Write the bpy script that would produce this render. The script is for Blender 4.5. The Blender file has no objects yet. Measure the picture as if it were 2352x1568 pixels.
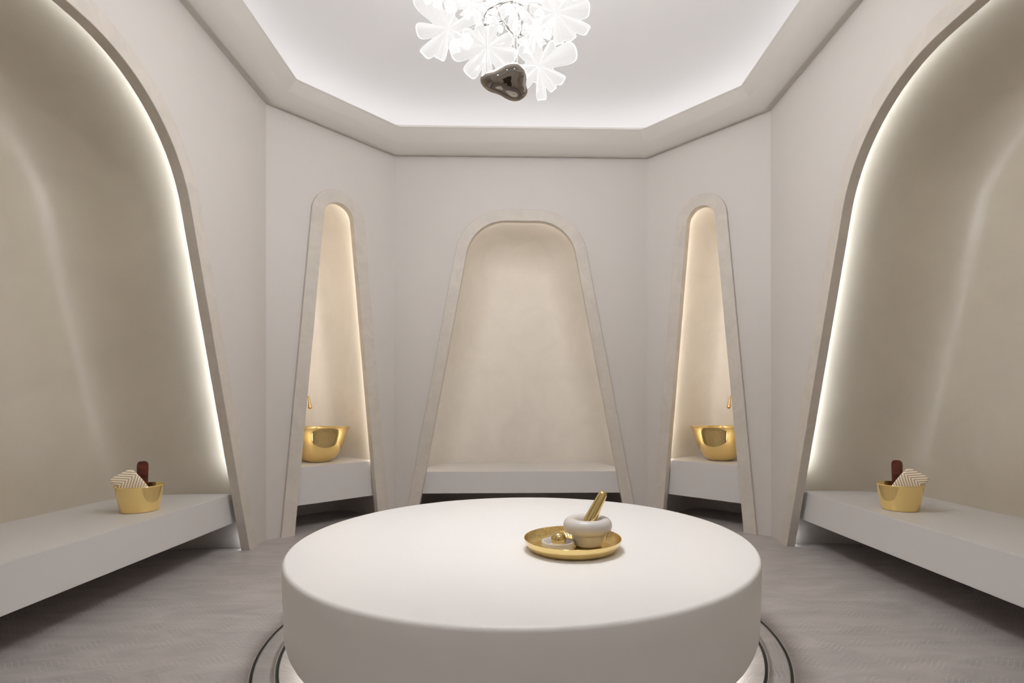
import bpy, bmesh, math, random
from mathutils import Vector, Matrix
sc = bpy.context.scene
COL = sc.collection
PI = math.pi
random.seed(4)

# ------------------------------------------------------------------ camera
cam = bpy.data.cameras.new('camera')
cam.sensor_fit = 'HORIZONTAL'; cam.sensor_width = 36.0
cam.lens = 1187.24 / 2352 * 36
cam.shift_x = -49.97 / 2352
cam.shift_y = 149.9 / 2352
cam.clip_start = 0.05
co = bpy.data.objects.new('camera', cam); COL.objects.link(co); sc.camera = co
co.location = (-0.0039, 0.0, 1.18)
YAW, PITCH, ROLL = -0.0245, 0.0005, 0.0008
co.rotation_euler = (Matrix.Rotation(YAW, 3, 'Z') @ Matrix.Rotation(PI/2 + PITCH, 3, 'X') @ Matrix.Rotation(-ROLL, 3, 'Z')).to_euler()

# ------------------------------------------------------------------ world, exposure
w = bpy.data.worlds.new('world'); sc.world = w; w.use_nodes = True
w.node_tree.nodes['Background'].inputs[0].default_value = (0.8, 0.78, 0.75, 1)
w.node_tree.nodes['Background'].inputs[1].default_value = 0.0
sc.view_settings.view_transform = 'Standard'
sc.view_settings.look = 'None'
sc.view_settings.gamma = 1.0
sc.view_settings.use_curve_mapping = False
sc.view_settings.exposure = 0.08
sc.cycles.diffuse_bounces = 7
sc.cycles.max_bounces = 14
sc.cycles.transparent_max_bounces = 32
sc.cycles.sample_clamp_indirect = 6.0

COVE_E = 8.8        # cove strip
SIDE_LED = 55.0      # strips of the two large niches
DIAG_LED = 78.0      # strips of the basin niches
BACK_LED = 70.0       # strip of the far niche
TABLE_LED = 75.0
BULB_W = 24.0
FILL_W = 42.0       # each of the two added fill lights near the door
DOWN_W = 42.0        # downlight at the heart of the chandelier

# ------------------------------------------------------------------ materials
def lin(c):
    return tuple(((v/255)/12.92 if v/255 <= 0.04045 else ((v/255+0.055)/1.055)**2.4) for v in c) + (1.0,)

def mat(name, col, rough=0.5, metal=0.0, mottle=0.0, scale=3.0, bump=0.0, bscale=40.0, coat=0.0, coat_r=0.1, col2=None, spec=0.5):
    m = bpy.data.materials.new(name); m.use_nodes = True
    nt = m.node_tree; N = nt.nodes; L = nt.links
    b = N['Principled BSDF']
    b.inputs['Base Color'].default_value = col
    b.inputs['Roughness'].default_value = rough
    b.inputs['Metallic'].default_value = metal
    b.inputs['Specular IOR Level'].default_value = spec
    b.inputs['Coat Weight'].default_value = coat
    b.inputs['Coat Roughness'].default_value = coat_r
    tc = N.new('ShaderNodeTexCoord')
    if mottle > 0:
        n1 = N.new('ShaderNodeTexNoise'); n1.inputs['Scale'].default_value = scale
        n1.inputs['Detail'].default_value = 7; n1.inputs['Roughness'].default_value = 0.62
        n1.inputs['Distortion'].default_value = 0.8
        L.new(tc.outputs['Object'], n1.inputs['Vector'])
        mr = N.new('ShaderNodeMapRange'); mr.inputs['From Min'].default_value = 0.3; mr.inputs['From Max'].default_value = 0.7
        L.new(n1.outputs['Fac'], mr.inputs['Value'])
        mx = N.new('ShaderNodeMix'); mx.data_type = 'RGBA'
        c2 = col2 or tuple(v*(1-mottle) for v in col[:3]) + (1,)
        mx.inputs['A'].default_value = c2; mx.inputs['B'].default_value = col
        L.new(mr.outputs['Result'], mx.inputs['Factor'])
        L.new(mx.outputs['Result'], b.inputs['Base Color'])
    if bump > 0:
        n2 = N.new('ShaderNodeTexNoise'); n2.inputs['Scale'].default_value = bscale; n2.inputs['Detail'].default_value = 4
        L.new(tc.outputs['Object'], n2.inputs['Vector'])
        bp = N.new('ShaderNodeBump'); bp.inputs['Strength'].default_value = bump; bp.inputs['Distance'].default_value = 0.01
        L.new(n2.outputs['Fac'], bp.inputs['Height']); L.new(bp.outputs['Normal'], b.inputs['Normal'])
    return m

def emit(name, col, strength):
    m = bpy.data.materials.new(name); m.use_nodes = True
    nt = m.node_tree; nt.nodes.clear()
    e = nt.nodes.new('ShaderNodeEmission'); o = nt.nodes.new('ShaderNodeOutputMaterial')
    e.inputs[0].default_value = col; e.inputs[1].default_value = strength
    nt.links.new(e.outputs[0], o.inputs[0])
    return m

M = {}
M['wall'] = mat('smooth grey plaster', lin((200, 195, 190)), 0.6, mottle=0.03, scale=1.3)
M['cornice'] = mat('cornice paint', lin((202, 198, 192)), 0.5)
M['ceiling'] = mat('ceiling paint', lin((212, 210, 209)), 0.6)
M['niche'] = mat('polished cream plaster', lin((218, 212, 204)), 0.44, mottle=0.09, scale=2.2, bump=0.04, bscale=9, spec=0.35)
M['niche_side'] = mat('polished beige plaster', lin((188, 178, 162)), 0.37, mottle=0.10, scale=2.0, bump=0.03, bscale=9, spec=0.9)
M['stone'] = mat('honed beige marble', lin((203, 195, 185)), 0.4, mottle=0.13, scale=7, spec=0.4)
M['base'] = mat('dark taupe stone cladding', lin((182, 175, 170)), 0.45, mottle=0.12, scale=5)
M['solid'] = mat('white solid surface', lin((207, 204, 202)), 0.30, mottle=0.015, scale=2, spec=0.5)
M['table'] = mat('white table solid surface', lin((238, 236, 234)), 0.38, mottle=0.012, scale=2, spec=0.4)
M['gold'] = mat('polished brass', (0.74, 0.56, 0.25, 1), 0.10, 1.0)
M['gold_soft'] = mat('satin brass', (0.86, 0.66, 0.30, 1), 0.16, 1.0)
M['gold_dark'] = mat('bucket brass', (0.92, 0.70, 0.30, 1), 0.09, 1.0)
M['rose'] = mat('rose gold', (0.74, 0.53, 0.28, 1), 0.16, 1.0)
M['mortar'] = mat('grey mortar stone', lin((206, 200, 195)), 0.35, mottle=0.04, scale=9)
M['steel'] = mat('brushed steel', (0.55, 0.54, 0.52, 1), 0.25, 1.0)
M['black'] = mat('black slot', (0.008, 0.008, 0.008, 1), 0.6)
M['chrome'] = mat('chrome', (0.75, 0.74, 0.72, 1), 0.05, 1.0)
M['pebble'] = mat('dark polished nickel', (0.36, 0.325, 0.285, 1), 0.03, 1.0)
M['cable'] = mat('clear cable', (0.75, 0.74, 0.74, 1), 0.3)
M['wood'] = mat('dark reddish wood', lin((112, 42, 18)), 0.25, mottle=0.85, scale=12, coat=0.4)
M['led_white'] = emit('white led', (0.84, 0.92, 1.0, 1), SIDE_LED)
M['led_floor'] = emit('floor led', (0.90, 0.95, 1.0, 1), SIDE_LED*0.4)
M['led_diag'] = emit('warm led', (1.0, 0.94, 0.83, 1), DIAG_LED)
M['led_back'] = emit('soft warm led', (1.0, 0.93, 0.83, 1), BACK_LED)
M['led_cove'] = emit('cove led', (0.93, 0.95, 1.0, 1), COVE_E)
M['led_table'] = emit('table led', (0.94, 0.97, 1.0, 1), TABLE_LED)
M['bulb'] = emit('bulb glow', (1.0, 0.97, 0.93, 1), 4)

_p = M['pebble'].node_tree; _g = _p.nodes.new('ShaderNodeBsdfGlossy'); _g.inputs['Color'].default_value = (0.30, 0.27, 0.235, 1); _g.inputs['Roughness'].default_value = 0.03
_p.links.new(_g.outputs[0], _p.nodes['Material Output'].inputs[0])
# hammered brass
def hammered():
    m = mat('hammered brass', (0.86, 0.66, 0.30, 1), 0.14, 1.0)
    nt = m.node_tree; N = nt.nodes; L = nt.links
    tc = N.new('ShaderNodeTexCoord'); v = N.new('ShaderNodeTexVoronoi'); v.inputs['Scale'].default_value = 140
    v.feature = 'SMOOTH_F1'
    L.new(tc.outputs['Object'], v.inputs['Vector'])
    bp = N.new('ShaderNodeBump'); bp.inputs['Strength'].default_value = 0.4; bp.inputs['Distance'].default_value = 0.004
    L.new(v.outputs['Distance'], bp.inputs['Height']); L.new(bp.outputs['Normal'], N['Principled BSDF'].inputs['Normal'])
    return m
M['hammered'] = hammered()

def math_node(nt, op, a, b=None, clamp=False):
    n = nt.nodes.new('ShaderNodeMath'); n.operation = op; n.use_clamp = clamp
    for i, v in enumerate((a, b)):
        if v is None: continue
        if isinstance(v, (int, float)): n.inputs[i].default_value = v
        else: nt.links.new(v, n.inputs[i])
    return n.outputs[0]

def floor_mat(name, ang, base, cell=0.1273, lines=6, bright=1.0, off=(0, 0)):
    """stone tile carved with a diagonal basket weave of fine grooves"""
    m = bpy.data.materials.new(name); m.use_nodes = True
    nt = m.node_tree; N = nt.nodes; L = nt.links
    b = N['Principled BSDF']
    tc = N.new('ShaderNodeTexCoord')
    mp = N.new('ShaderNodeMapping'); mp.inputs['Rotation'].default_value = (0, 0, math.radians(ang))
    mp.inputs['Location'].default_value = (off[0], off[1], 0)
    L.new(tc.outputs['Object'], mp.inputs['Vector'])
    # soft swirl so blocks join in curves
    sx = N.new('ShaderNodeSeparateXYZ'); L.new(mp.outputs['Vector'], sx.inputs[0])
    A = lambda op, a, b2=None, c=False: math_node(nt, op, a, b2, c)
    s, t = sx.outputs[0], sx.outputs[1]
    k = PI / cell
    # smooth checker in -1..1
    cs = A('MULTIPLY', A('SINE', A('MULTIPLY', s, k)), A('SINE', A('MULTIPLY', t, k)))
    wgt = A('GREATER_THAN', cs, 0.0)
    sp = cell / lines
    # every groove curls at its two ends into the neighbouring block
    def curl(v):
        l = A('SUBTRACT', A('FRACT', A('DIVIDE', v, cell)), 0.5)
        l = A('MULTIPLY', l, 2.0)
        return A('MULTIPLY', A('MULTIPLY', l, A('POWER', A('ABSOLUTE', l), 5.0)), cell*0.12)
    f1 = A('SUBTRACT', s, curl(t)); f2 = A('SUBTRACT', t, curl(s))
    f = A('ADD', A('MULTIPLY', f1, wgt), A('MULTIPLY', f2, A('SUBTRACT', 1.0, wgt)))
    fr = A('FRACT', A('ADD', A('DIVIDE', f, sp), 0.5))
    dist = A('ABSOLUTE', A('SUBTRACT', fr, 0.5))      # 0 at groove
    gr = N.new('ShaderNodeMapRange'); gr.interpolation_type = 'SMOOTHSTEP'
    gr.inputs['From Min'].default_value = 0.015; gr.inputs['From Max'].default_value = 0.07
    gr.inputs['To Min'].default_value = 1.0; gr.inputs['To Max'].default_value = 0.0
    L.new(dist, gr.inputs['Value'])
    # streaky stone colour
    n1 = N.new('ShaderNodeTexNoise'); n1.inputs['Scale'].default_value = 3.2; n1.inputs['Detail'].default_value = 10
    n1.inputs['Roughness'].default_value = 0.68; n1.inputs['Distortion'].default_value = 0.6
    m2 = N.new('ShaderNodeMapping'); m2.inputs['Scale'].default_value = (0.8, 2.6, 1)
    m2.inputs['Rotation'].default_value = (0, 0, 0.12)
    L.new(tc.outputs['Object'], m2.inputs['Vector']); L.new(m2.outputs['Vector'], n1.inputs['Vector'])
    cr = N.new('ShaderNodeValToRGB')
    e = cr.color_ramp.elements
    e[0].position = 0.30; e[0].color = tuple(v*0.78 for v in base[:3]) + (1,)
    e[1].position = 0.66; e[1].color = tuple(min(1, v*1.13) for v in base[:3]) + (1,)
    L.new(n1.outputs['Fac'], cr.inputs['Fac'])
    mx = N.new('ShaderNodeMix'); mx.data_type = 'RGBA'
    L.new(cr.outputs['Color'], mx.inputs['A'])
    mx.inputs['B'].default_value = tuple(min(1, v*2.1) for v in base[:3]) + (1,)  # grooves painted lighter, standing in for the light they catch
    n3 = N.new('ShaderNodeTexNoise'); n3.inputs['Scale'].default_value = 5.0; n3.inputs['Detail'].default_value = 4
    L.new(tc.outputs['Object'], n3.inputs['Vector'])
    glint_fade = N.new('ShaderNodeMapRange'); glint_fade.inputs['From Min'].default_value = 0.35; glint_fade.inputs['From Max'].default_value = 0.65  # random fade of the highlight painted into the grooves
    glint_fade.inputs['To Min'].default_value = 0.25; glint_fade.inputs['To Max'].default_value = 1.0
    L.new(n3.outputs['Fac'], glint_fade.inputs['Value'])
    L.new(A('MULTIPLY', A('MULTIPLY', gr.outputs[0], glint_fade.outputs[0]), 0.50*bright), mx.inputs['Factor'])
    L.new(mx.outputs['Result'], b.inputs['Base Color'])
    b.inputs['Roughness'].default_value = 0.42
    b.inputs['Specular IOR Level'].default_value = 0.4
    bp = N.new('ShaderNodeBump'); bp.inputs['Strength'].default_value = 0.35; bp.inputs['Distance'].default_value = 0.0015
    bp.invert = True
    L.new(gr.outputs[0], bp.inputs['Height']); L.new(bp.outputs['Normal'], b.inputs['Normal'])
    return m
FB = lin((170, 164, 161))
M['floor'] = floor_mat('carved taupe stone', 45, FB)
M['floor_ring'] = floor_mat('carved taupe stone ring', 12, FB, off=(0.03, 0.02))
M['floor_disc'] = floor_mat('carved taupe stone disc', 40, lin((170, 163, 157)), cell=0.15, off=(0.05, 0.01))

def stripes_mat():
    """woven towel with chevron stripes (object coordinates: x,z in the cloth's plane)"""
    m = bpy.data.materials.new('chevron towel cotton'); m.use_nodes = True
    nt = m.node_tree; N = nt.nodes; L = nt.links
    b = N['Principled BSDF']; b.inputs['Roughness'].default_value = 0.9
    tc = N.new('ShaderNodeTexCoord'); sx = N.new('ShaderNodeSeparateXYZ'); L.new(tc.outputs['Object'], sx.inputs[0])
    A = lambda op, a, b2=None: math_node(nt, op, a, b2)
    x, z = A('ADD', sx.outputs[0], 0.078), A('SUBTRACT', sx.outputs[2], 0.215)
    # fold axis runs from lower-left to upper-right; stripes mirror across it
    ca, sa = math.cos(math.radians(34)), math.sin(math.radians(34))
    p = A('ADD', A('MULTIPLY', x, ca), A('MULTIPLY', z, sa))
    q = A('ADD', A('MULTIPLY', x, -sa), A('MULTIPLY', z, ca))
    v = A('ADD', p, A('MULTIPLY', A('ABSOLUTE', q), 1.11))
    fr = A('FRACT', A('DIVIDE', v, 0.0235))
    gt = A('GREATER_THAN', fr, 0.52)
    mx = N.new('ShaderNodeMix'); mx.data_type = 'RGBA'
    mx.inputs['A'].default_value = lin((246, 234, 214)); mx.inputs['B'].default_value = lin((192, 172, 145))
    L.new(gt, mx.inputs['Factor']); L.new(mx.outputs['Result'], b.inputs['Base Color'])
    w1 = N.new('ShaderNodeTexNoise'); w1.inputs['Scale'].default_value = 400
    L.new(tc.outputs['Object'], w1.inputs['Vector'])
    bp = N.new('ShaderNodeBump'); bp.inputs['Strength'].default_value = 0.3; bp.inputs['Distance'].default_value = 0.002
    L.new(w1.outputs['Fac'], bp.inputs['Height']); L.new(bp.outputs['Normal'], b.inputs['Normal'])
    return m
M['towel'] = stripes_mat()

def petal_mat():
    m = bpy.data.materials.new('lit dotted acrylic'); m.use_nodes = True
    nt = m.node_tree; N = nt.nodes; L = nt.links
    N.clear()
    out = N.new('ShaderNodeOutputMaterial')
    uv = N.new('ShaderNodeUVMap'); sx = N.new('ShaderNodeSeparateXYZ'); L.new(uv.outputs[0], sx.inputs[0])
    A = lambda op, a, b2=None, c=False: math_node(nt, op, a, b2, c)
    u, v = sx.outputs[0], sx.outputs[1]
    row = A('MULTIPLY', v, 32.0)
    rowi = A('FLOOR', row)
    par = A('MODULO', rowi, 2.0)
    uu = A('ADD', A('MULTIPLY', u, 190.0), A('MULTIPLY', par, 0.5))
    du = A('SUBTRACT', A('FRACT', uu), 0.5); dv = A('SUBTRACT', A('FRACT', row), 0.5)
    d = A('SQRT', A('ADD', A('MULTIPLY', du, du), A('MULTIPLY', dv, dv)))
    mr = N.new('ShaderNodeMapRange'); mr.interpolation_type = 'SMOOTHSTEP'
    mr.inputs['From Min'].default_value = 0.22; mr.inputs['From Max'].default_value = 0.42
    mr.inputs['To Min'].default_value = 1.0; mr.inputs['To Max'].default_value = 0.0
    L.new(d, mr.inputs['Value'])
    edge = A('MULTIPLY', A('SUBTRACT', A('GREATER_THAN', v, 0.965), 0.0), 0.7)
    lw = N.new('ShaderNodeLayerWeight'); lw.inputs['Blend'].default_value = 0.35
    fac = A('ADD', A('ADD', A('MULTIPLY', mr.outputs[0], 0.55), 0.27), A('MULTIPLY', lw.outputs['Facing'], 0.35))
    fac = A('ADD', fac, edge, True)
    core = A('MULTIPLY', A('SUBTRACT', 1.0, v), 0.18)
    fac2 = A('ADD', fac, core, True)
    tr = N.new('ShaderNodeBsdfTransparent')
    em = N.new('ShaderNodeEmission'); em.inputs[0].default_value = (1, 0.985, 0.975, 1)
    em.inputs[1].default_value = 1.0
    gl = N.new('ShaderNodeBsdfGlossy'); gl.inputs['Roughness'].default_value = 0.10; gl.inputs[0].default_value = (0.10, 0.10, 0.10, 1)
    a1 = N.new('ShaderNodeAddShader'); L.new(em.outputs[0], a1.inputs[0]); L.new(gl.outputs[0], a1.inputs[1])
    mx = N.new('ShaderNodeMixShader'); L.new(fac2, mx.inputs[0]); L.new(tr.outputs[0], mx.inputs[1]); L.new(a1.outputs[0], mx.inputs[2])
    L.new(mx.outputs[0], out.inputs[0])
    return m
M['petal'] = petal_mat()
M['clear'] = bpy.data.materials.new('clear acrylic rod'); M['clear'].use_nodes = True
_n = M['clear'].node_tree; _n.nodes.clear()
_o = _n.nodes.new('ShaderNodeOutputMaterial'); _m = _n.nodes.new('ShaderNodeMixShader'); _t = _n.nodes.new('ShaderNodeBsdfTransparent'); _e = _n.nodes.new('ShaderNodeEmission')
_e.inputs[1].default_value = 0.8; _m.inputs[0].default_value = 0.35
_n.links.new(_t.outputs[0], _m.inputs[1]); _n.links.new(_e.outputs[0], _m.inputs[2]); _n.links.new(_m.outputs[0], _o.inputs[0])
M['rim'] = emit('lit acrylic rim', (1, 0.99, 0.98, 1), 0.95)
M['crystal'] = mat('clear crystal', (0.95, 0.95, 0.95, 1), 0.03)
M['crystal'].node_tree.nodes['Principled BSDF'].inputs['Transmission Weight'].default_value = 1.0

# ------------------------------------------------------------------ helpers
def link(name, bm, m, parent=None, smooth=False, origin=None, sharp=None):
    bmesh.ops.remove_doubles(bm, verts=bm.verts, dist=1e-6)
    bmesh.ops.recalc_face_normals(bm, faces=bm.faces)
    me = bpy.data.meshes.new(name); bm.to_mesh(me); bm.free()
    if smooth:
        for p in me.polygons: p.use_smooth = True
        if sharp: me.set_sharp_from_angle(angle=math.radians(sharp))
    if m:
        for mm in (m if isinstance(m, (list, tuple)) else [m]): me.materials.append(mm)
    o = bpy.data.objects.new(name, me); COL.objects.link(o)
    if origin is not None:
        me.transform(Matrix.Translation(-Vector(origin))); o.location = origin
    if parent is not None:
        o.parent = parent
        if origin is None: o.matrix_parent_inverse = Matrix.Translation(parent.location).inverted() if parent.rotation_euler[:] == (0, 0, 0) else parent.matrix_basis.inverted()
        else: o.location = Vector(origin) - parent.location
    return o

def tag(o, label, cat, group=None):
    o['label'] = label; o['category'] = cat
    if group: o['group'] = group
    return o
def struct(o, label=None):
    o['kind'] = 'structure'
    if label: o['label'] = label
    return o
def thing(name, loc, label, cat, group=None):
    o = bpy.data.objects.new(name, None); COL.objects.link(o); o.location = loc
    o.empty_display_size = 0.1
    return tag(o, label, cat, group)

def lathe(prof, n=96, c=(0, 0, 0), bm=None, M4=None):
    bm = bm or bmesh.new()
    rings = []
    for r, z in prof:
        if r < 1e-6:
            rings.append([bm.verts.new((c[0], c[1], c[2]+z))])
        else:
            rings.append([bm.verts.new((c[0]+r*math.cos(2*PI*i/n), c[1]+r*math.sin(2*PI*i/n), c[2]+z)) for i in range(n)])
    for a, b in zip(rings[:-1], rings[1:]):
        if len(a) == 1 and len(b) == 1: continue
        for i in range(n):
            j = (i+1) % n
            if len(a) == 1: bm.faces.new((a[0], b[i], b[j]))
            elif len(b) == 1: bm.faces.new((a[i], a[j], b[0]))
            else: bm.faces.new((a[i], a[j], b[j], b[i]))
    if M4: bmesh.ops.transform(bm, matrix=M4, verts=bm.verts)
    return bm

def catmull(pts, sub=6, closed=False):
    P = [Vector(p) for p in pts]; n = len(P); out = []
    rng = range(n) if closed else range(n-1)
    for i in rng:
        if closed: p0, p1, p2, p3 = P[(i-1) % n], P[i], P[(i+1) % n], P[(i+2) % n]
        else: p0, p1, p2, p3 = P[max(i-1, 0)], P[i], P[i+1], P[min(i+2, n-1)]
        for k in range(sub):
            t = k/sub
            out.append(0.5*((2*p1)+(-p0+p2)*t+(2*p0-5*p1+4*p2-p3)*t*t+(-p0+3*p1-3*p2+p3)*t**3))
    if not closed: out.append(P[-1])
    return out

def tube(pts, rad, n=8, bm=None, closed=False, caps=True):
    bm = bm or bmesh.new()
    pts = [Vector(p) for p in pts]; m = len(pts)
    R = rad if isinstance(rad, (list, tuple)) else [rad]*m
    rings = []; nrm = None
    for i, p in enumerate(pts):
        if closed: t = (pts[(i+1) % m]-pts[(i-1) % m]).normalized()
        else: t = (pts[min(i+1, m-1)]-pts[max(i-1, 0)]).normalized()
        if nrm is None:
            nrm = t.orthogonal().normalized()
        else:
            nrm = (nrm - t*nrm.dot(t))
            nrm = nrm.normalized() if nrm.length > 1e-6 else t.orthogonal().normalized()
        bt = t.cross(nrm)
        rings.append([bm.verts.new(p+(nrm*math.cos(2*PI*k/n)+bt*math.sin(2*PI*k/n))*R[i]) for k in range(n)])
    last = m if closed else m-1
    for i in range(last):
        a, b = rings[i], rings[(i+1) % m]
        for k in range(n): bm.faces.new((a[k], a[(k+1) % n], b[(k+1) % n], b[k]))
    if not closed and caps:
        bm.faces.new(rings[0][::-1]); bm.faces.new(rings[-1])
    return bm

# ------------------------------------------------------------------ room plan
D, W, A_, DD = 5.5906, 1.3673, 2.2705, 0.9391
YC = 2.30                              # centre of the side walls
YS = D-DD; YN = 2*YC-YS                # side wall ends
YF = 2*YC-D                            # wall behind the camera
H, INS, HL, ZC = 3.8595, 0.3283, 4.0184, 4.215
BL, BR = Vector((-W, D)), Vector((W, D))
SL, SR = Vector((-A_, YS)), Vector((A_, YS))
NL, NR = Vector((-A_, YN)), Vector((A_, YN))
FL, FR = Vector((-W, YF)), Vector((W, YF))
PLAN = [BL, BR, SR, NR, FR, FL, NL, SL]          # clockwise from the back wall

class Frame:
    """local frame of one wall: x along it, dep into it, z up"""
    def __init__(s, a, b, cx=None, mirror=False):
        s.a, s.b = a, b
        s.c = (a+b)/2; s.L = (b-a).length; s.u = (b-a).normalized()
        s.d = Vector((-s.u.y, s.u.x))
        ctr = Vector((0, YC))
        if s.d.dot(s.c-ctr) < 0: s.d = -s.d
        s.off = cx or 0.0
    def P(s, x, dep, z):
        q = s.c + s.u*(x+s.off) + s.d*dep
        return Vector((q.x, q.y, z))

class Arch:
    def __init__(s, half, alpha, r, top=3.184):
        s.half, s.al, s.r, s.top = half, alpha, r, top
        # flat half-width from tangency
        s.e = (half*math.cos(alpha) - r - (top-r)*math.sin(alpha))/math.cos(alpha)
        if s.e < 0: s.e = 0.0
    def curve(s, off, nleg=10, narc=20, z0=0.0, full=True):
        """offset curve from the foot on +x side to the crown centre (or across to the -x foot)"""
        ca, sa = math.cos(s.al), math.sin(s.al)
        r = s.r+off; zc = s.top-s.r
        tx, tz = s.e+r*ca, zc+r*sa
        hx = lambda z: s.hw(z, off)
        pts = [(hx(z0+(tz-z0)*i/nleg), z0+(tz-z0)*i/nleg) for i in range(nleg)]
        for i in range(narc+1):
            a = s.al+(PI/2-s.al)*i/narc
            pts.append((s.e+r*math.cos(a), zc+r*math.sin(a)))
        if s.e > 1e-4: pts.append((0.0, zc+r))
        if not full: return pts
        m = [(-x, z) for x, z in pts[::-1]]
        return pts + (m[1:] if abs(pts[-1][0]) < 1e-9 else m)
    def hw(s, z, off=0.0):
        ca, sa = math.cos(s.al), math.sin(s.al)
        # line: (x-e)*ca + (z-zc)*sa = r+off
        return s.e + (s.r+off-(z-(s.top-s.r))*sa)/ca

ARCH_BACK = Arch(1.118, math.radians(10.6), 0.424)
ARCH_SIDE = Arch(2.02, math.radians(16.6), 0.90)
ARCH_DIAG = Arch(0.430, math.radians(5.27), 0.149)

F_back = Frame(BL, BR)
F_left = Frame(SL, NL)      # x>0 runs toward the camera
F_right = Frame(SR, NR)
F_dl = Frame(SL, BL, 0.018)      # x>0 toward the back
F_dr = Frame(SR, BR, 0.018)
FW = 0.12
GAP = 0.09                           # the recess is wider than its frame by this much

def wall(name, F, arch=None, label=None, m='wall'):
    bm = bmesh.new()
    L = F.L/2; o = F.off
    if arch:
        pts = arch.curve(GAP)
        loop = [(-L-o, 0), (-L-o, ZC), (L-o, ZC), (L-o, 0)] + pts
    else:
        loop = [(-L, 0), (-L, ZC), (L, ZC), (L, 0)]
    vs = [bm.verts.new(F.P(x, 0, z)) for x, z in loop]
    vb = [bm.verts.new(F.P(x, 0.03, z)) for x, z in loop]
    bm.faces.new(vs); bm.faces.new(vb[::-1])
    n = len(vs)
    for i in range(n): bm.faces.new((vs[i], vb[i], vb[(i+1) % n], vs[(i+1) % n]))
    ob = link(name, bm, M[m])
    return struct(ob, label)

wall('wall_back', F_back, ARCH_BACK)
wall('wall_left', F_left, ARCH_SIDE)
wall('wall_right', F_right, ARCH_SIDE)
wall('wall_back_left', F_dl, ARCH_DIAG)
wall('wall_back_right', F_dr, ARCH_DIAG)
M['wall_bounce'] = mat('pale bounce plaster', lin((232, 228, 222)), 0.6, mottle=0.02, scale=1.3)  # unseen walls made paler than the rest to bounce light
wall('wall_front_left', Frame(NL, FL), m='wall_bounce'); wall('wall_front_right', Frame(NR, FR), m='wall_bounce'); wall('wall_front', Frame(FL, FR), m='wall_bounce')

# closed door behind the viewpoint
M['door'] = mat('dark bronze door', lin((84, 76, 68)), 0.35)
def slab(name, x0, x1, y0, y1, z0, z1, m, parent=None):
    bm = bmesh.new(); bmesh.ops.create_cube(bm, size=1)
    for v in bm.verts: v.co = ((x0+x1)/2+v.co.x*(x1-x0), (y0+y1)/2+v.co.y*(y1-y0), (z0+z1)/2+v.co.z*(z1-z0))
    bmesh.ops.bevel(bm, geom=bm.edges[:], offset=0.004, segments=2, affect='EDGES')
    return link(name, bm, m, parent, smooth=True, sharp=30)
dr = struct(slab('door_1', -0.5, 0.5, YF+0.001, YF+0.03, 0.0, 2.2, M['door']))
for x in (0.42,):
    link('door_handle', tube([(x, YF+0.03, 0.9), (x, YF+0.075, 0.92), (x, YF+0.075, 1.38), (x, YF+0.03, 1.40)], 0.011, 12), M['gold'], dr, smooth=True, sharp=40)

# floor (one stone floor running on under the benches), with the round drains laid in it
bm = bmesh.new()
vs = [bm.verts.new(p) for p in ((-3.6, YF-0.1, 0), (3.6, YF-0.1, 0), (3.6, 7.0, 0), (-3.6, 7.0, 0))]
bm.faces.new(vs)
r = bmesh.ops.extrude_face_region(bm, geom=bm.faces[:])
bmesh.ops.translate(bm, verts=[v for v in r['geom'] if isinstance(v, bmesh.types.BMVert)], vec=(0, 0, -0.1))
struct(link('floor', bm, M['floor']))

# inset plan: every wall line moved inward by d
def inset(d):
    out = []; n = len(PLAN)
    for i in range(n):
        p0, p1, p2 = PLAN[i-1], PLAN[i], PLAN[(i+1) % n]
        e1 = (p1-p0).normalized(); e2 = (p2-p1).normalized()
        n1 = Vector((e1.y, -e1.x)); n2 = Vector((e2.y, -e2.x))
        # plan runs clockwise: right-hand normal points inward
        k = d/(1+n1.dot(n2))
        out.append(p1+(n1+n2)*k)
    return out
def sweep_plan(prof, closed=True):
    bm = bmesh.new(); loops = []
    for d, z in prof:
        loops.append([bm.verts.new((q.x, q.y, z)) for q in inset(d)])
    m = len(loops)
    for i in range(m if closed else m-1):
        a, b = loops[i], loops[(i+1) % m]
        for k in range(8): bm.faces.new((a[k], a[(k+1) % 8], b[(k+1) % 8], b[k]))
    return bm
# ceiling: a shallow plaster vault springing from the wall heads
dome = [(0.0, ZC), (0.10, 4.245), (0.25, 4.30), (0.45, 4.37), (0.70, 4.44), (1.0, 4.50), (1.3, 4.535), (1.5, 4.55)]
bm = sweep_plan(dome, closed=False)
bm.verts.ensure_lookup_table()
bm.faces.new([bm.verts[i] for i in range(len(bm.verts)-8, len(bm.verts))])
r = bmesh.ops.extrude_face_region(bm, geom=bm.faces[:])
bmesh.ops.translate(bm, verts=[v for v in r['geom'] if isinstance(v, bmesh.types.BMVert)], vec=(0, 0, 0.06))
struct(link('ceiling', bm, M['ceiling'], smooth=True, sharp=35))
ZTOP = 4.55

prof = [(0.001, H+0.022), (0.068, H+0.022), (0.070, H)] + [(0.077+0.249*(t/12), H+0.158*(t/12)**1.55) for t in range(13)]
prof += [(0.3283, 4.0184), (0.320, 4.0200), (0.305, 4.012), (0.27, 3.990), (0.20, 3.957), (0.001, 3.955)]
o = link('trim_1', sweep_plan(prof), M['cornice'], smooth=True, sharp=25); struct(o, 'hollow curved cornice hiding the ceiling light strip')
led = link('cornice_light_strip', sweep_plan([(0.06, 3.957), (0.06, 3.972), (0.085, 3.972), (0.085, 3.957)]), M['led_cove'])
tag(led, 'white light strip hidden behind the lip of the ceiling cornice', 'light strip')

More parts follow.
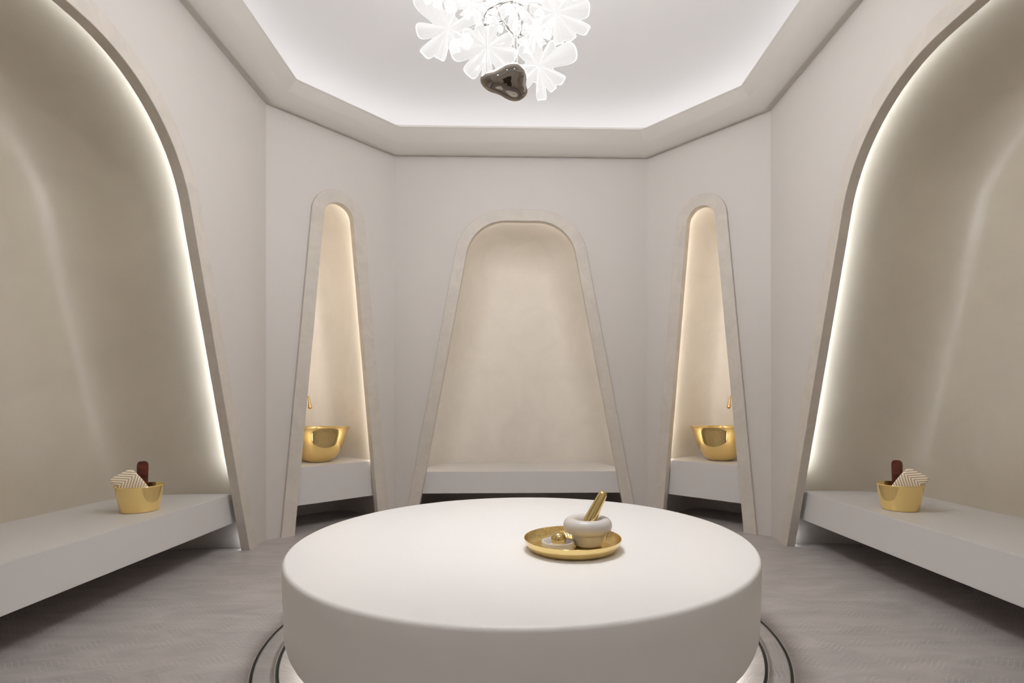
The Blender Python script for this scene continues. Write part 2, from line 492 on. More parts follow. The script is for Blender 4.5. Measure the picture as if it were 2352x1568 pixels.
# ------------------------------------------------------------------ niches
DEP_F0, DEP_F1 = -0.03, 0.022       # frame front / back
def shell(name, F, arch, Dr, I, e, mtl, label, zb=0.24):
    low = lambda off: [(arch.hw(z, off), z) for z in (0.0, zb*0.5)]
    out = low(GAP)+arch.curve(GAP, full=False, nleg=12, narc=16, z0=zb); inn = low(GAP-I)+arch.curve(GAP-I, full=False, nleg=12, narc=16, z0=zb)
    bm = bmesh.new(); T = 18
    n = len(out)
    def pt(i, t, sgn):
        th = t*PI/2
        g = 1-math.cos(th)**e; h = math.sin(th)**e
        x = out[i][0]+(inn[i][0]-out[i][0])*g; z = out[i][1]+(inn[i][1]-out[i][1])*g
        return F.P(sgn*x, 0.028+Dr*h, z)
    grids = []
    for sgn in (1, -1):
        G = [[bm.verts.new(pt(i, t/T, sgn)) for t in range(T+1)] for i in range(n)]
        grids.append(G)
        for i in range(n-1):
            for t in range(T):
                bm.faces.new((G[i][t], G[i][t+1], G[i+1][t+1], G[i+1][t]))
    # flat back between the two halves
    for i in range(n-1):
        a, b = grids[0][i][T], grids[1][i][T]; c, d = grids[0][i+1][T], grids[1][i+1][T]
        try: bm.faces.new((a, b, d, c))
        except ValueError: pass
    bmesh.ops.remove_doubles(bm, verts=bm.verts, dist=1e-5)
    bmesh.ops.dissolve_degenerate(bm, dist=1e-6, edges=bm.edges)
    for f in bm.faces:
        if f.calc_center_median().z < zb-1e-4: f.material_index = 1
    o = link(name, bm, [mtl, M['base']], smooth=True, sharp=50)
    return struct(o, label)

def plan_at(F, arch, Dr, I, e, z, grow=0.004):
    """plan outline (x,dep) of a shell at height z from the +x side to the -x side"""
    a = arch.hw(z, GAP)+grow; b = arch.hw(z, GAP-I)
    pts = []
    for t in range(25):
        th = t/24*PI/2
        pts.append((a+(b-a)*(1-math.cos(th)**e), 0.028+Dr*math.sin(th)**e+grow))
    return pts+[(-x, d) for x, d in pts[::-1]]

def arch_frame(F, arch, label, ledm, ledz, under=False):
    root = thing('arch_frame', F.P(0, 0, 0), label, 'niche frame', 'stone arch frames around the niches')
    a, b = arch.curve(0.0, nleg=8, narc=28), arch.curve(FW, nleg=8, narc=28)
    bm = bmesh.new(); c = 0.003
    sect = lambda p, q: [(p, DEP_F1, 0), (p, DEP_F0+c, 0), (p, DEP_F0, c), (q, DEP_F0, -c), (q, DEP_F0+c, 0), (q, DEP_F1, 0)]
    rows = []
    for p, q in zip(a, b):
        dx, dz = q[0]-p[0], q[1]-p[1]; l = math.hypot(dx, dz) or 1
        dx /= l; dz /= l
        row = []
        for base, dep, s_ in sect(p, q):
            row.append(bm.verts.new(F.P(base[0]+dx*s_, dep, max(0.0, base[1]+dz*s_))))
        rows.append(row)
    for r0, r1 in zip(rows[:-1], rows[1:]):
        for k in range(6): bm.faces.new((r0[k], r0[(k+1) % 6], r1[(k+1) % 6], r1[k]))
    bm.faces.new(rows[0]); bm.faces.new(rows[-1][::-1])
    link('surround', bm, M['stone'], root, smooth=True, sharp=30)
    # thin lip that hides the light strip, and the strip on its outer face
    def ribbon(name, o0, o1, d0, d1, mt, za=0.0, zb=9.0, side=0):
        s0, s1 = arch.curve(o0, nleg=24, narc=28), arch.curve(o1, nleg=24, narc=28)
        bm = bmesh.new(); prev = None
        for p, q in zip(s0, s1):
            z = (p[1]+q[1])/2
            if z < za-1e-6 or z > zb+1e-6 or side*p[0] < 0: prev = None; continue
            row = [bm.verts.new(F.P(p[0], d0, p[1])), bm.verts.new(F.P(q[0], d0, q[1])), bm.verts.new(F.P(q[0], d1, q[1])), bm.verts.new(F.P(p[0], d1, p[1]))]
            if prev:
                for k in range(4): bm.faces.new((prev[k], prev[(k+1) % 4], row[(k+1) % 4], row[k]))
            prev = row
        return link(name, bm, mt, root)
    ribbon('lip', 0.0, 0.006, 0.0215, 0.041, M['stone'])
    ribbon('light_strip', 0.0062, 0.0085, 0.024, 0.040, ledm, ledz)
    if under:
        for side in (1, -1): ribbon('floor_light_strip', 0.0062, 0.0085, 0.024, 0.040, M['led_floor'], 0.0, 0.18, side)
    return root

def bench(F, arch, Dr, I, e, z0, z1, front, label):
    top = plan_at(F, arch, Dr, I, e, z1); bot = plan_at(F, arch, Dr, I, e, z0)
    bm = bmesh.new()
    def mk(pl, z):
        L = [p for p in pl if p[1] > front]
        xa = arch.hw(z, GAP-0.004)
        L = [(xa, front)]+L+[(-xa, front)]
        return L
    t, b = mk(top, z1), mk(bot, z0)
    n = min(len(t), len(b))
    vt = [bm.verts.new(F.P(x, d, z1)) for x, d in t]; vb = [bm.verts.new(F.P(x, d, z0)) for x, d in b]
    bm.faces.new(vt); bm.faces.new(vb[::-1])
    for i in range(n): bm.faces.new((vt[i], vb[i], vb[(i+1) % n], vt[(i+1) % n]))
    ed = [e_ for e_ in bm.edges if set(e_.verts) == {vt[0], vt[-1]} or set(e_.verts) == {vb[0], vb[-1]}]
    bmesh.ops.bevel(bm, geom=ed, offset=0.004, segments=2, affect='EDGES')
    o = link('bench', bm, M['solid'], smooth=True, sharp=30, origin=F.P(0, front, z0))
    return tag(o, label, 'bench', 'white stone benches built into the niches')

SP_BACK = (0.98, 0.42, 0.80); SP_SIDE = (0.86, 0.33, 0.66); SP_DIAG = (0.80, 0.20, 0.75)
shell('wall_back_niche', F_back, ARCH_BACK, *SP_BACK, M['niche'], 'cream plaster recess of the back wall')
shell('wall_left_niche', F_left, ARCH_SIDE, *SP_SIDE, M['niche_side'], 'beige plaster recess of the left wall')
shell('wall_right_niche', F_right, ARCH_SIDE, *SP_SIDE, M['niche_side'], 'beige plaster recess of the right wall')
shell('wall_back_left_niche', F_dl, ARCH_DIAG, *SP_DIAG, M['niche'], 'cream plaster recess behind the left basin')
shell('wall_back_right_niche', F_dr, ARCH_DIAG, *SP_DIAG, M['niche'], 'cream plaster recess behind the right basin')
arch_frame(F_back, ARCH_BACK, 'beige marble arch frame of the far niche behind the round table', M['led_back'], 0.50)
arch_frame(F_left, ARCH_SIDE, 'large beige marble arch frame on the left side wall with a white glowing inner edge', M['led_white'], 0.53, True)
arch_frame(F_right, ARCH_SIDE, 'large beige marble arch frame on the right side wall with a white glowing inner edge', M['led_white'], 0.53, True)
arch_frame(F_dl, ARCH_DIAG, 'narrow beige marble arch frame around the left basin niche', M['led_diag'], 0.63)
arch_frame(F_dr, ARCH_DIAG, 'narrow beige marble arch frame around the right basin niche', M['led_diag'], 0.63)
bench(F_back, ARCH_BACK, *SP_BACK, 0.243, 0.479, 0.038, 'white stone bench across the far arched niche behind the table')
bench(F_left, ARCH_SIDE, *SP_SIDE, 0.235, 0.476, 0.080, 'long white stone bench in the left niche carrying a gold bucket')
bench(F_right, ARCH_SIDE, *SP_SIDE, 0.235, 0.476, 0.080, 'long white stone bench in the right niche carrying a gold bucket')
ZD = 0.616
bench(F_dl, ARCH_DIAG, *SP_DIAG, 0.252, ZD, 0.060, 'short thick white stone ledge under the left gold basin')
bench(F_dr, ARCH_DIAG, *SP_DIAG, 0.252, ZD, 0.060, 'short thick white stone ledge under the right gold basin')

# ------------------------------------------------------------------ round table
TX, TY, TR, TZ = 0.0107, 2.80, 1.184, 0.487
tb = thing('round_table', (TX, TY, 0), 'large round white stone heated table in the middle of the room', 'table')
prof = [(0, 0.060), (0.88, 0.060), (0.985, 0.060), (1.0, 0.053), (1.012, 0.050), (1.025, 0.050)]
for i in range(9):
    a = -PI/2+PI/2*i/8
    prof.append((1.056+0.116*math.cos(a), 0.180+0.130*math.sin(a)))
prof += [(TR-0.010, 0.26), (TR-0.006, 0.34), (TR-0.004, 0.42)]
for i in range(1, 10):
    a = PI/2*i/9
    prof.append((TR-0.022+0.018*math.cos(a), TZ-0.020+0.020*math.sin(a)))
prof += [(TR-0.09, TZ), (0.5, TZ), (0, TZ)]
link('table_top', lathe(prof, 192, (TX, TY, 0)), M['table'], tb, smooth=True, sharp=60)
link('plinth', lathe([(0, 0.0), (0.86, 0.0), (0.86, 0.0605), (0, 0.0605)], 128, (TX, TY, 0)), M['solid'], tb, smooth=True, sharp=30)
link('light_strip', lathe([(0.90, 0.0585), (0.965, 0.0585)], 128, (TX, TY, 0)), M['led_table'], tb)

def annulus(r0, r1, z, m, name, z0=0.0):
    return link(name, lathe([(r0, z0), (r0, z), (r1, z), (r1, z0), (r0, z0)], 256, (TX, TY, 0)), m, origin=None)
R1, R2 = 1.312, 1.211
o = annulus(R2+0.0005, R1-0.022, 0.0012, M['floor_ring'], 'floor_inlay'); struct(o)
o = link('floor_inlay', lathe([(0, 0.0), (0, 0.0012), (R2-0.0225, 0.0012), (R2-0.0225, 0.0), (0, 0)], 256, (TX, TY, 0)), M['floor_disc']); struct(o)
def drain(R, wide, label):
    t = thing('ring_drain', (TX, TY, 0), label, 'drain', 'round floor drains around the table')
    link('slot', lathe([(R-wide, 0), (R-wide, 0.0015), (R-0.006, 0.0015), (R-0.006, 0), (R-wide, 0)], 256, (TX, TY, 0)), M['black'], t)
    link('steel_edge', lathe([(R-0.006, 0), (R-0.006, 0.004), (R, 0.004), (R, 0), (R-0.006, 0)], 256, (TX, TY, 0)), M['steel'], t)
    link('steel_edge', lathe([(R-wide-0.003, 0), (R-wide-0.003, 0.003), (R-wide, 0.003), (R-wide, 0), (R-wide-0.003, 0)], 256, (TX, TY, 0)), M['steel'], t)
drain(R1, 0.018, 'outer black slot drain with steel edge set in the floor around the table')
drain(R2, 0.019, 'inner black slot drain closer to the glowing foot of the table')

# two added ceiling fill lights, put in to brighten the table's front
for sx_, side in ((-0.75, 'left'), (0.75, 'right')):
    zc = 4.505
    fill = thing('added_fill_light', (sx_, 0.35, zc), 'small round added ceiling fill light near the door, %s one' % side, 'fill light', 'added ceiling fill lights by the door')
    link('trim_ring', lathe([(0.036, 0.02), (0.036, -0.004), (0.052, -0.004), (0.055, 0.0), (0.055, 0.02)], 40, (sx_, 0.35, zc)), M['steel'], fill, smooth=True, sharp=40)
    link('lens', lathe([(0, 0.003), (0.036, 0.003)], 40, (sx_, 0.35, zc)), M['bulb'], fill)
    l = bpy.data.lights.new('fill_beam', 'SPOT'); l.energy = FILL_W; l.shadow_soft_size = 0.10; l.spot_size = math.radians(95); l.spot_blend = 1.0; l.color = (0.985, 0.985, 1.0)
    lo = bpy.data.objects.new('fill_beam', l); COL.objects.link(lo); lo.parent = fill; lo.location = (0, 0, -0.03)
    lo.rotation_euler = Vector((-sx_*0.7, 1.0, -4.0)).to_track_quat('-Z', 'Y').to_euler()

# ------------------------------------------------------------------ tray, mortar, pestle, dish, ball
TC = Vector((0.247, 2.522, TZ))
ty = thing('serving_tray', TC, 'round gold tray with hammered inside on the white table', 'tray')
outer = [(0, 0.0), (0.185, 0.0), (0.201, 0.003), (0.214, 0.011), (0.224, 0.023), (0.231, 0.038), (0.2355, 0.054), (0.2375, 0.0575), (0.2360, 0.0595), (0.2335, 0.058)]
inner = [(0.2335, 0.058), (0.228, 0.042), (0.219, 0.025), (0.208, 0.013), (0.194, 0.0065), (0.178, 0.0045), (0, 0.0045)]
link('tray_body', lathe(outer, 128, TC), M['gold_soft'], ty, smooth=True, sharp=60)
link('hammered_inside', lathe(inner, 128, TC), M['hammered'], ty, smooth=True, sharp=60)

MC = Vector((0.327, 2.568, TZ+0.0048))
mo = thing('mortar', MC, 'pale grey stone mortar with thick rounded rim on the gold tray', 'mortar')
pr = [(0, 0), (0.056, 0), (0.066, 0.004), (0.0725, 0.014), (0.0775, 0.032), (0.080, 0.052), (0.0805, 0.060)]
pr2 = []
for i in range(21):
    a = -2.0+ (2.0+PI*0.98)*i/20
    pr2.append((0.0875+0.0335*math.cos(a), 0.101+0.0375*math.sin(a)))
pr2 = [p for p in pr2]
body = lathe([(0.0, 0.0)]+pr[1:]+[(0.077, 0.066), (0.0, 0.066)], 96, MC)
link('foot', body, M['mortar'], mo, smooth=True, sharp=40)
cup = pr2+[(0.052, 0.085), (0.045, 0.078), (0.0, 0.072)]
cup = [(0.0, 0.0665), (0.0735, 0.0665)]+cup
link('bowl', lathe(cup, 96, MC), M['mortar'], mo, smooth=True, sharp=50)

# pestle leaning in the mortar
p0 = Vector((MC.x-0.012, MC.y-0.01, TZ+0.089)); p1 = Vector((0.415, 2.590, 0.757))
ax = (p1-p0).normalized(); Lp = (p1-p0).length
pp = []
rb, rt = 0.032, 0.0220
N_ = 10
prof = [(0, 0)]+[(rb*math.sin(PI/2*i/8), rb*(1-math.cos(PI/2*i/8))) for i in range(1, 9)]
prof += [(rb+(rt-rb)*k/6, rb+(Lp-rb-rt)*k/6) for k in range(1, 7)]
prof += [(rt*math.cos(PI/2*i/8), Lp-rt+rt*math.sin(PI/2*i/8)) for i in range(1, 9)]
prof[-1] = (0, prof[-1][1])
Mx = Matrix.Translation(p0) @ ax.to_track_quat('Z', 'Y').to_matrix().to_4x4()
o = link('pestle', lathe(prof, 48, M4=Mx), M['gold'], smooth=True, sharp=60, origin=p0)
tag(o, 'polished gold pestle leaning in the grey stone mortar', 'pestle')

DC = Vector((0.1755, 2.515, TZ+0.0048))
prof = [(0, 0), (0.074, 0), (0.0785, 0.003), (0.0810, 0.033), (0.0790, 0.037), (0.073, 0.037), (0.068, 0.032), (0.056, 0.013), (0.036, 0.007), (0, 0.005)]
o = link('dish', lathe(prof, 96, DC), M['mortar'], smooth=True, sharp=40, origin=DC)
tag(o, 'small round grey stone dish holding a gold ball on the tray', 'dish')
BC = DC+Vector((0.003, 0.0, 0.0052+0.0375))
bm = bmesh.new(); bmesh.ops.create_uvsphere(bm, u_segments=48, v_segments=32, radius=0.0375); bmesh.ops.translate(bm, verts=bm.verts, vec=BC)
o = link('gold_ball', bm, M['gold'], smooth=True, origin=BC)
tag(o, 'small polished gold ball resting in the grey stone dish', 'ball')

# ------------------------------------------------------------------ basins and taps in the diagonal niches
def basin(F, label):
    c = F.P(0.0, 0.42, ZD)
    prof = [(0, 0.004), (0.085, 0.004), (0.10, 0.0), (0.118, 0.003), (0.145, 0.022), (0.172, 0.052), (0.205, 0.095), (0.232, 0.142), (0.252, 0.19), (0.268, 0.24),
            (0.280, 0.285), (0.293, 0.32), (0.312, 0.349), (0.318, 0.355), (0.312, 0.358), (0.296, 0.340), (0.272, 0.300), (0.255, 0.24), (0.236, 0.18), (0.205, 0.115), (0.15, 0.05), (0.09, 0.02), (0, 0.014)]
    o = link('basin', lathe(prof, 128, c), M['gold'], smooth=True, sharp=70, origin=c)
    return tag(o, label, 'basin', 'gold basins on the niche ledges')
basin(F_dl, 'polished gold basin with flared rim on the left niche ledge')
basin(F_dr, 'polished gold basin with flared rim on the right niche ledge')
def tap(F, label):
    root = thing('wall_tap', F.P(0, 0.828, 1.235), label, 'tap', 'gold taps above the basins')
    pts = catmull([(0.828, 1.235), (0.790, 1.240), (0.755, 1.262), (0.722, 1.286), (0.690, 1.294), (0.662, 1.287), (0.645, 1.262), (0.634, 1.232), (0.626, 1.205), (0.620, 1.183)], 5)
    rad = []
    n = len(pts)
    for i in range(n):
        t = i/(n-1)
        rad.append(0.0115 if t < 0.72 else 0.0115+0.012*((t-0.72)/0.28)**1.3)
    P3 = [F.P(0, p[0], p[1]) for p in pts]
    end = P3[-1]; d = (P3[-1]-P3[-2]).normalized()
    for k in range(1, 7):
        a = PI/2*k/6
        P3.append(end+d*0.0235*math.sin(a)); rad.append(max(0.0008, 0.0235*math.cos(a)))
    link('spout', tube(P3, rad, 20), M['rose'], root, smooth=True, sharp=60)
    Q = Matrix.Translation(F.P(0, 0.828, 1.235)) @ Vector((-F.d.x, -F.d.y, 0)).to_track_quat('Z', 'Y').to_matrix().to_4x4()
    link('wall_flange', lathe([(0, -0.004), (0.024, -0.004), (0.024, 0.004), (0.021, 0.008), (0, 0.008)], 40, M4=Q), M['rose'], root, smooth=True, sharp=40)
tap(F_dl, 'curved gold drop-shaped tap on the wall above the left basin')
tap(F_dr, 'curved gold drop-shaped tap on the wall above the right basin')

# ------------------------------------------------------------------ buckets with paddle and towel
def bucket_set(sgn, side):
    c = Vector((-2.600, 3.585, 0.4765)) if sgn > 0 else Vector((2.595, 3.485, 0.4765))
    prof = [(0, 0.0), (0.104, 0.0), (0.108, 0.003), (0.1115, 0.02), (0.1235, 0.08), (0.1375, 0.168), (0.1390, 0.172), (0.1410, 0.1725), (0.1405, 0.175), (0.1380, 0.1755),
            (0.1360, 0.170), (0.1215, 0.082), (0.108, 0.010), (0.1, 0.004), (0, 0.004)]
    o = link('bucket', lathe(prof, 96, c), M['gold_dark'], smooth=True, sharp=70, origin=c)
    tag(o, 'round gold metal bucket holding towel and paddle on the %s bench' % side, 'bucket', 'gold buckets on the side benches')
    # paddle: flat wooden bar with rounded end, standing against the back rim
    bm = bmesh.new(); hw_, th = 0.033, 0.007
    out = [(-0.027, 0.0), (0.027, 0.0), (0.029, 0.12)]
    for i in range(13):
        a = PI*i/12
        out.append((hw_*math.copysign(abs(math.cos(a))**0.6, math.cos(a)), 0.277+0.042*math.sin(a)**0.7 if math.sin(a) > 0 else 0.277))
    out += [(-0.029, 0.12)]
    f = [bm.verts.new((x, -th, z)) for x, z in out]; b = [bm.verts.new((x, th, z)) for x, z in out]
    bm.faces.new(f); bm.faces.new(b[::-1]); n = len(out)
    for i in range(n): bm.faces.new((f[i], b[i], b[(i+1) % n], f[(i+1) % n]))
    bmesh.ops.bevel(bm, geom=[e_ for e_ in bm.edges if abs(e_.verts[0].co.y-e_.verts[1].co.y) < 1e-6], offset=0.003, segments=2, affect='EDGES')
    yaw = sgn*math.radians(30)
    base = c+Vector((sgn*-0.024, 0.055, 0.012))
    Mx = Matrix.Translation(base) @ Matrix.Rotation(yaw, 4, 'Z') @ Matrix.Rotation(math.radians(-7), 4, 'X')
    bmesh.ops.transform(bm, matrix=Mx, verts=bm.verts)
    o = link('paddle', bm, M['wood'], smooth=True, sharp=40, origin=base)
    tag(o, 'dark brown wooden paddle standing in the gold bucket on the %s bench' % side, 'paddle', 'wooden paddles in the buckets')
    # folded towel: a soft slab standing slantwise in the bucket
    # outline in the cloth plane (metres), x along picture-right for the left bucket
    ol = [(-0.118, 0.160), (-0.150, 0.190), (-0.169, 0.216), (-0.168, 0.232), (-0.145, 0.248), (-0.100, 0.272), (-0.066, 0.289), (-0.050, 0.290),
          (-0.036, 0.278), (0.000, 0.232), (0.030, 0.188), (0.054, 0.148), (0.064, 0.115), (0.050, 0.060), (0.0, 0.030), (-0.055, 0.040), (-0.080, 0.08), (-0.098, 0.12)]
    ol = catmull([(x, 0, z) for x, z in ol], 4, closed=True)
    cen = Vector((-0.045, 0, 0.165))
    bm = bmesh.new(); rings = []
    T = 0.020
    lay = [(0.0, -1), (0.5, -1.0), (0.86, -0.93), (0.97, -0.7), (1.0, -0.35), (0.985, 0.0), (1.0, 0.35), (0.97, 0.7), (0.86, 0.93), (0.5, 1.0), (0.0, 1.0)]
    for s_, y in lay:
        if s_ == 0: rings.append([bm.verts.new((cen.x, y*T, cen.z))]); continue
        rings.append([bm.verts.new((cen.x+(p.x-cen.x)*s_, y*T, cen.z+(p.z-cen.z)*s_)) for p in ol])
    for a, b in zip(rings[:-1], rings[1:]):
        k = max(len(a), len(b))
        for i in range(k):
            j = (i+1) % k
            if len(a) == 1: bm.faces.new((a[0], b[i], b[j]))
            elif len(b) == 1: bm.faces.new((a[i], a[j], b[0]))
            else: bm.faces.new((a[i], a[j], b[j], b[i]))
    o = link('folded_towel', bm, M['towel'], smooth=True)
    o.location = c+Vector((sgn*0.024, -0.030, 0.006))
    o.rotation_euler = (math.radians(-4), 0, sgn*math.radians(32))
    o.scale = (sgn*0.94, 1, 0.97)
    tag(o, 'folded towel with cream and tan chevron stripes in the gold bucket on the %s bench' % side, 'towel', 'striped towels in the buckets')
bucket_set(1, 'left'); bucket_set(-1, 'right')

# ------------------------------------------------------------------ chandelier
# flower shades: lobes given as (angle deg, length, half-width deg); the plane faces roughly toward the doorway
F_PX = 1187.24
def at(px, py, Y):
    """room point seen at a photo pixel at distance Y (used once to read off the lamp's layout)"""
    X = (px-1176-49.97)/F_PX; Z = -(py-784-149.9)/F_PX
    c, s = math.cos(-YAW), math.sin(-YAW)
    rx, ry = X*c+s, -X*s+c
    rx, ry = X*math.cos(YAW)-math.sin(YAW), X*math.sin(YAW)+math.cos(YAW)
    t = Y/ry
    return Vector((-0.0039+rx*t, Y, 1.18+Z*t))

def flower(parent, ctr, lobes, scale, tilt, bowl=0.05, name='flower_shade', seed=0):
    """wavy lobed disc; local x right, z up, -y toward the doorway"""
    rnd = random.Random(seed)
    n, m = 240, 16
    base = 0.37*max(l[1] for l in lobes)
    def rad(th):
        best = 0
        for a, L, hw in lobes:
            d = (math.degrees(th)-a+180) % 360-180
            x = abs(d)/(hw*1.02)
            best = max(best, L*(1-0.08*x**2-0.55*x**7) if x < 1.12 else 0)
        return max(best, base)
    r = [rad(2*PI*i/n) for i in range(n)]
    for _ in range(3): r = [(r[i-1]+2*r[i]+r[(i+1) % n])/4 for i in range(n)]
    ph = rnd.random()*6
    bm = bmesh.new(); uvl = bm.loops.layers.uv.new('UVMap')
    def pos(i, k):
        th = 2*PI*i/n; f = k/m; R = r[i % n]*f
        # ridges between lobes
        wv = 0
        for a, L, hw in lobes:
            d = (math.degrees(th)-a+180) % 360-180
            wv += math.exp(-(d/(hw*0.55))**2)
        y = bowl*scale*L0*(f**2)*0.5 - 0.16*L0*scale*f*(wv-0.5) + 0.05*L0*scale*math.sin(3*th+ph)*f*f
        return Vector((R*scale*math.cos(th), y, R*scale*math.sin(th)))
    L0 = sum(l[1] for l in lobes)/len(lobes)
    V = [[bm.verts.new(pos(i, k)) for i in range(n)] for k in range(1, m+1)]
    c0 = bm.verts.new((0, 0, 0))
    def face(vs, uvs):
        f = bm.faces.new(vs)
        for l, q in zip(f.loops, uvs): l[uvl].uv = q
    for i in range(n):
        j = (i+1) % n
        face((c0, V[0][i], V[0][j]), ((i/n, 0), (i/n, 1/m), ((i+1)/n, 1/m)))
        for k in range(m-1):
            face((V[k][i], V[k+1][i], V[k+1][j], V[k][j]), ((i/n, (k+1)/m), (i/n, (k+2)/m), ((i+1)/n, (k+2)/m), ((i+1)/n, (k+1)/m)))
    Mx = Matrix.Translation(ctr) @ Matrix.Rotation(tilt[1], 4, 'Z') @ Matrix.Rotation(tilt[0], 4, 'X')
    bmesh.ops.transform(bm, matrix=Mx, verts=bm.verts)
    rimpts = [v.co.copy() for v in V[-1]]
    sh = link(name, bm, M['petal'], parent, smooth=True)
    link('rim', tube(rimpts, 0.0010, 6, closed=True), M['rim'], sh, smooth=True)
    return sh

CH = Vector((-0.02, 2.80, ZTOP))
ch = thing('chandelier', CH, 'chandelier of lobed clear dotted flower shades hanging above the table', 'chandelier')
S = 1/424.0
FL_ = [
    # px, py, depth, lobes, tilt(x, z), seed
    ((1030, 65), 2.66, [(131, 98, 26), (187, 73, 22), (228, 86, 15), (253, 72, 15), (292, 52, 20), (333, 62, 20), (30, 84, 15), (84, 63, 17)], (0.15, 0.15)),
    ((1120, 106), 2.72, [(150, 62, 20), (186, 86, 24), (231, 76, 20), (268, 72, 16), (310, 70, 18), (345, 70, 20), (20, 62, 20), (75, 60, 22), (115, 50, 20)], (0.25, 0.0)),
    ((1238, 150), 2.60, [(22, 92, 24), (57, 62, 14), (95, 58, 18), (135, 62, 18), (185, 56, 20), (228, 60, 18), (275, 76, 14), (303, 66, 13), (328, 70, 15)], (0.1, -0.1)),
    ((1276, 28), 2.62, [(5, 80, 22), (38, 82, 20), (80, 70, 20), (125, 70, 18), (165, 60, 18), (205, 55, 18), (245, 58, 16), (277, 70, 15), (303, 76, 15), (330, 90, 14)], (0.15, -0.15)),
    ((1186, 2), 2.78, [(20, 70, 20), (65, 60, 20), (120, 70, 22), (170, 75, 20), (215, 62, 18), (262, 58, 18), (310, 60, 20)], (0.35, 0.1)),
    ((1088, 8), 3.00, [(10, 60, 22), (60, 60, 20), (120, 70, 22), (190, 60, 20), (240, 50, 20), (290, 52, 20), (330, 55, 18)], (-0.1, 0.4)),
    ((1228, 70), 2.95, [(20, 50, 22), (80, 55, 20), (150, 60, 22), (205, 45, 20), (255, 60, 18), (300, 48, 16), (340, 45, 18)], (-0.15, -0.3)),
    ((1015, -40), 2.85, [(0, 70, 22), (60, 60, 20), (120, 70, 22), (180, 70, 20), (230, 62, 16), (262, 56, 16), (300, 62, 20)], (0.2, 0.4)),
    ((1160, -60), 2.90, [(0, 80, 22), (60, 70, 20), (120, 70, 22), (180, 75, 20), (230, 66, 18), (270, 62, 16), (310, 72, 20)], (0.5, 0.0)),
    ((1320, -70), 2.80, [(0, 80, 22), (60, 70, 20), (120, 70, 22), (180, 75, 20), (230, 66, 18), (270, 60, 16), (310, 62, 20)], (0.4, -0.3)),
]
hub = at(1172, 30, 2.86)
for k, ((px, py), Y, lobes, tilt) in enumerate(FL_):
    c = at(px, py, Y)
    f = flower(ch, c, lobes, Y/F_PX, tilt, seed=k)
    # lamp behind each flower and the arm that carries it
    back = c+Vector((0, 0.05, 0.01))
    mid = (back+hub)/2+Vector((0, 0.05, 0.03))
    pts = catmull([hub, mid, back, c+Vector((0, 0.012, 0))], 8)
    link('arm', tube(pts, 0.0035, 8), M['clear'], ch, smooth=True)
for x, y, Y in ((1074, 84, 2.70), (1200, 32, 2.76), (1168, 24, 2.80), (1206, 96, 2.70), (1135, -6, 2.85), (1150, 66, 2.78)):
    c = at(x, y, Y)
    bm = lathe([(0, -0.017), (0.010, -0.014), (0.015, -0.006), (0.016, 0.004), (0.012, 0.013), (0, 0.018)], 24, c)
    link('bulb', bm, M['bulb'], ch, smooth=True)
# twisted polished branches at the heart of the lamp
def branch(pts, r):
    P3 = catmull([at(x, y, Y) for x, y, Y in pts], 8)
    link('branch', tube(P3, [r*(1+0.35*math.sin(i*0.9)) for i in range(len(P3))], 12), M['chrome'], ch, smooth=True)
branch([(1112, 42, 2.72), (1122, 22, 2.70), (1150, 8, 2.70), (1180, 4, 2.72), (1205, 16, 2.75)], 0.0055)
branch([(1112, 42, 2.72), (1113, 56, 2.70), (1135, 54, 2.70), (1156, 50, 2.72), (1170, 68, 2.72), (1184, 84, 2.74)], 0.0075)
branch([(1184, 84, 2.74), (1196, 78, 2.74), (1200, 50, 2.74), (1190, 30, 2.76), (1180, 4, 2.72)], 0.0065)
branch([(1156, 50, 2.72), (1148, 32, 2.74), (1142, 14, 2.76), (1146, -10, 2.80)], 0.005)
bm = lathe([(0, 0), (0.11, 0), (0.11, -0.018), (0.1, -0.025), (0, -0.025)], 64, CH)
link('ceiling_canopy', bm, M['chrome'], ch, smooth=True, sharp=40)
for dx, dy in ((0, 0), (0.05, 0.03), (-0.05, 0.02)):
    link('suspension_rod', tube([CH+Vector((dx, dy, -0.02)), hub+Vector((dx*0.4, dy, 0.0))], 0.004, 10), M['chrome'], ch, smooth=True)
# the lamp's own light
for k, (px, py, Y) in enumerate(((1030, 60, 2.72), (1125, 100, 2.78), (1235, 140, 2.66), (1275, 25, 2.68), (1186, 0, 2.85), (1100, -60, 2.9))):
    l = bpy.data.lights.new('bulb_light', 'POINT'); l.energy = BULB_W; l.shadow_soft_size = 0.06; l.color = (0.985, 0.985, 1.0)
    lo = bpy.data.objects.new('bulb_light', l); COL.objects.link(lo); lo.parent = ch
    lo.location = at(px, py, Y)-CH+Vector((0, 0.05, -0.0))

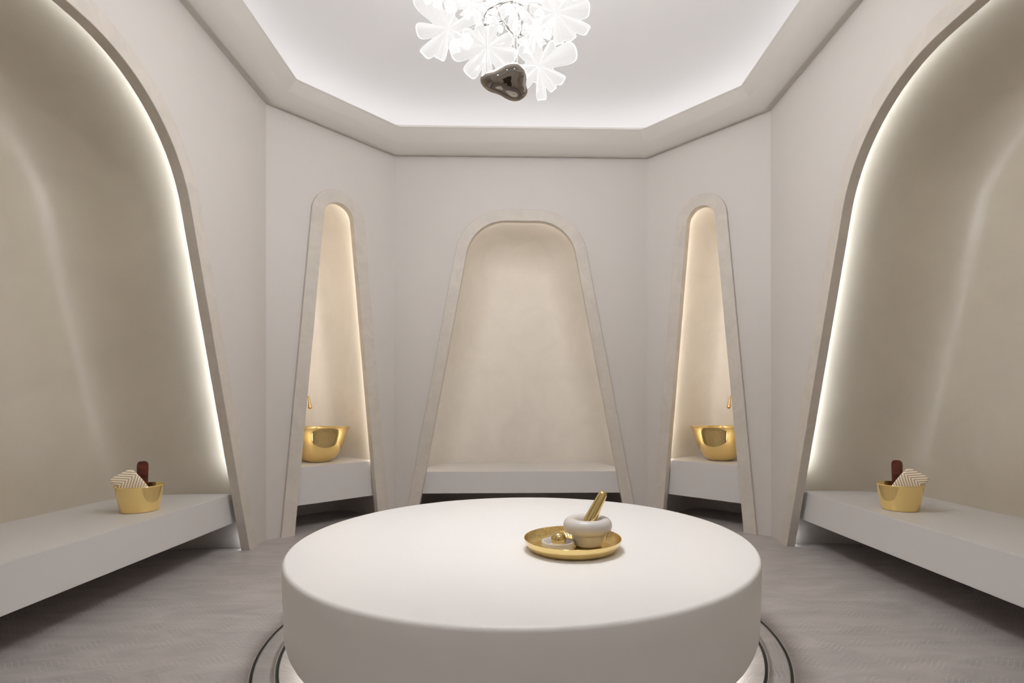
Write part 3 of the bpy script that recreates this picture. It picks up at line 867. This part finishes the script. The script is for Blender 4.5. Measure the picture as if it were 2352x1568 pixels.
l = bpy.data.lights.new('down_light', 'SPOT'); l.energy = DOWN_W; l.shadow_soft_size = 0.35; l.spot_size = math.radians(110); l.spot_blend = 1.0; l.color = (0.97, 0.985, 1.0)
lo = bpy.data.objects.new('down_light', l); COL.objects.link(lo); lo.parent = ch; lo.location = at(1165, 110, 2.85)-CH

# dark polished pebble hanging below
ctr = at(1163, 188, 2.62)
po = thing('pendant_pebble', ctr, 'dark mirror-polished pebble pendant hanging below the chandelier on thin cables', 'pendant')
raw = [(1180, 495), (1240, 502), (1300, 530), (1352, 578), (1388, 632), (1405, 700), (1397, 770), (1393, 830), (1412, 900), (1408, 950), (1375, 1005), (1310, 1055), (1250, 1077), (1190, 1084), (1120, 1073), (1040, 1042),
       (960, 1000), (880, 970), (800, 950), (730, 918), (670, 870), (630, 815), (617, 765), (632, 715), (672, 678), (750, 645), (830, 622), (900, 595), (970, 560), (1040, 522), (1110, 501)]
raw = [((1020+x/7.35-1163)*2.62/F_PX, -(80+y/7.35-188)*2.62/F_PX) for x, y in raw]
sm = catmull([(x, 0, z) for x, z in raw], 4, closed=True)
bm = bmesh.new(); K = 22; cx = Vector((0.006, 0, 0.0)); rings = []
T = 0.066
for k in range(K+1):
    a = -PI/2+PI*k/K
    s_ = math.cos(a)**0.8 if math.cos(a) > 1e-6 else 0
    yy = T*math.sin(a)
    if s_ < 1e-4: rings.append([bm.verts.new(ctr+Vector((cx.x, yy, cx.z)))]); continue
    rings.append([bm.verts.new(ctr+Vector((cx.x+(p.x-cx.x)*s_, yy, cx.z+(p.z-cx.z)*s_*0.95))) for p in sm])
for a, b in zip(rings[:-1], rings[1:]):
    kk = max(len(a), len(b))
    for i in range(kk):
        j = (i+1) % kk
        if len(a) == 1: bm.faces.new((a[0], b[i], b[j]))
        elif len(b) == 1: bm.faces.new((a[i], a[j], b[0]))
        else: bm.faces.new((a[i], a[j], b[j], b[i]))
bmesh.ops.rotate(bm, verts=bm.verts, cent=ctr, matrix=Matrix.Rotation(math.radians(27), 3, 'X'))
link('pebble', bm, M['pebble'], po, smooth=True)
for x, y in ((1181, 150), (1188, 152), (1119, 170)):
    a = at(x, y, 2.64); link('cable', tube([a, Vector((a.x, a.y, ZTOP-0.02))], 0.0016, 8), M['cable'], po, smooth=True)
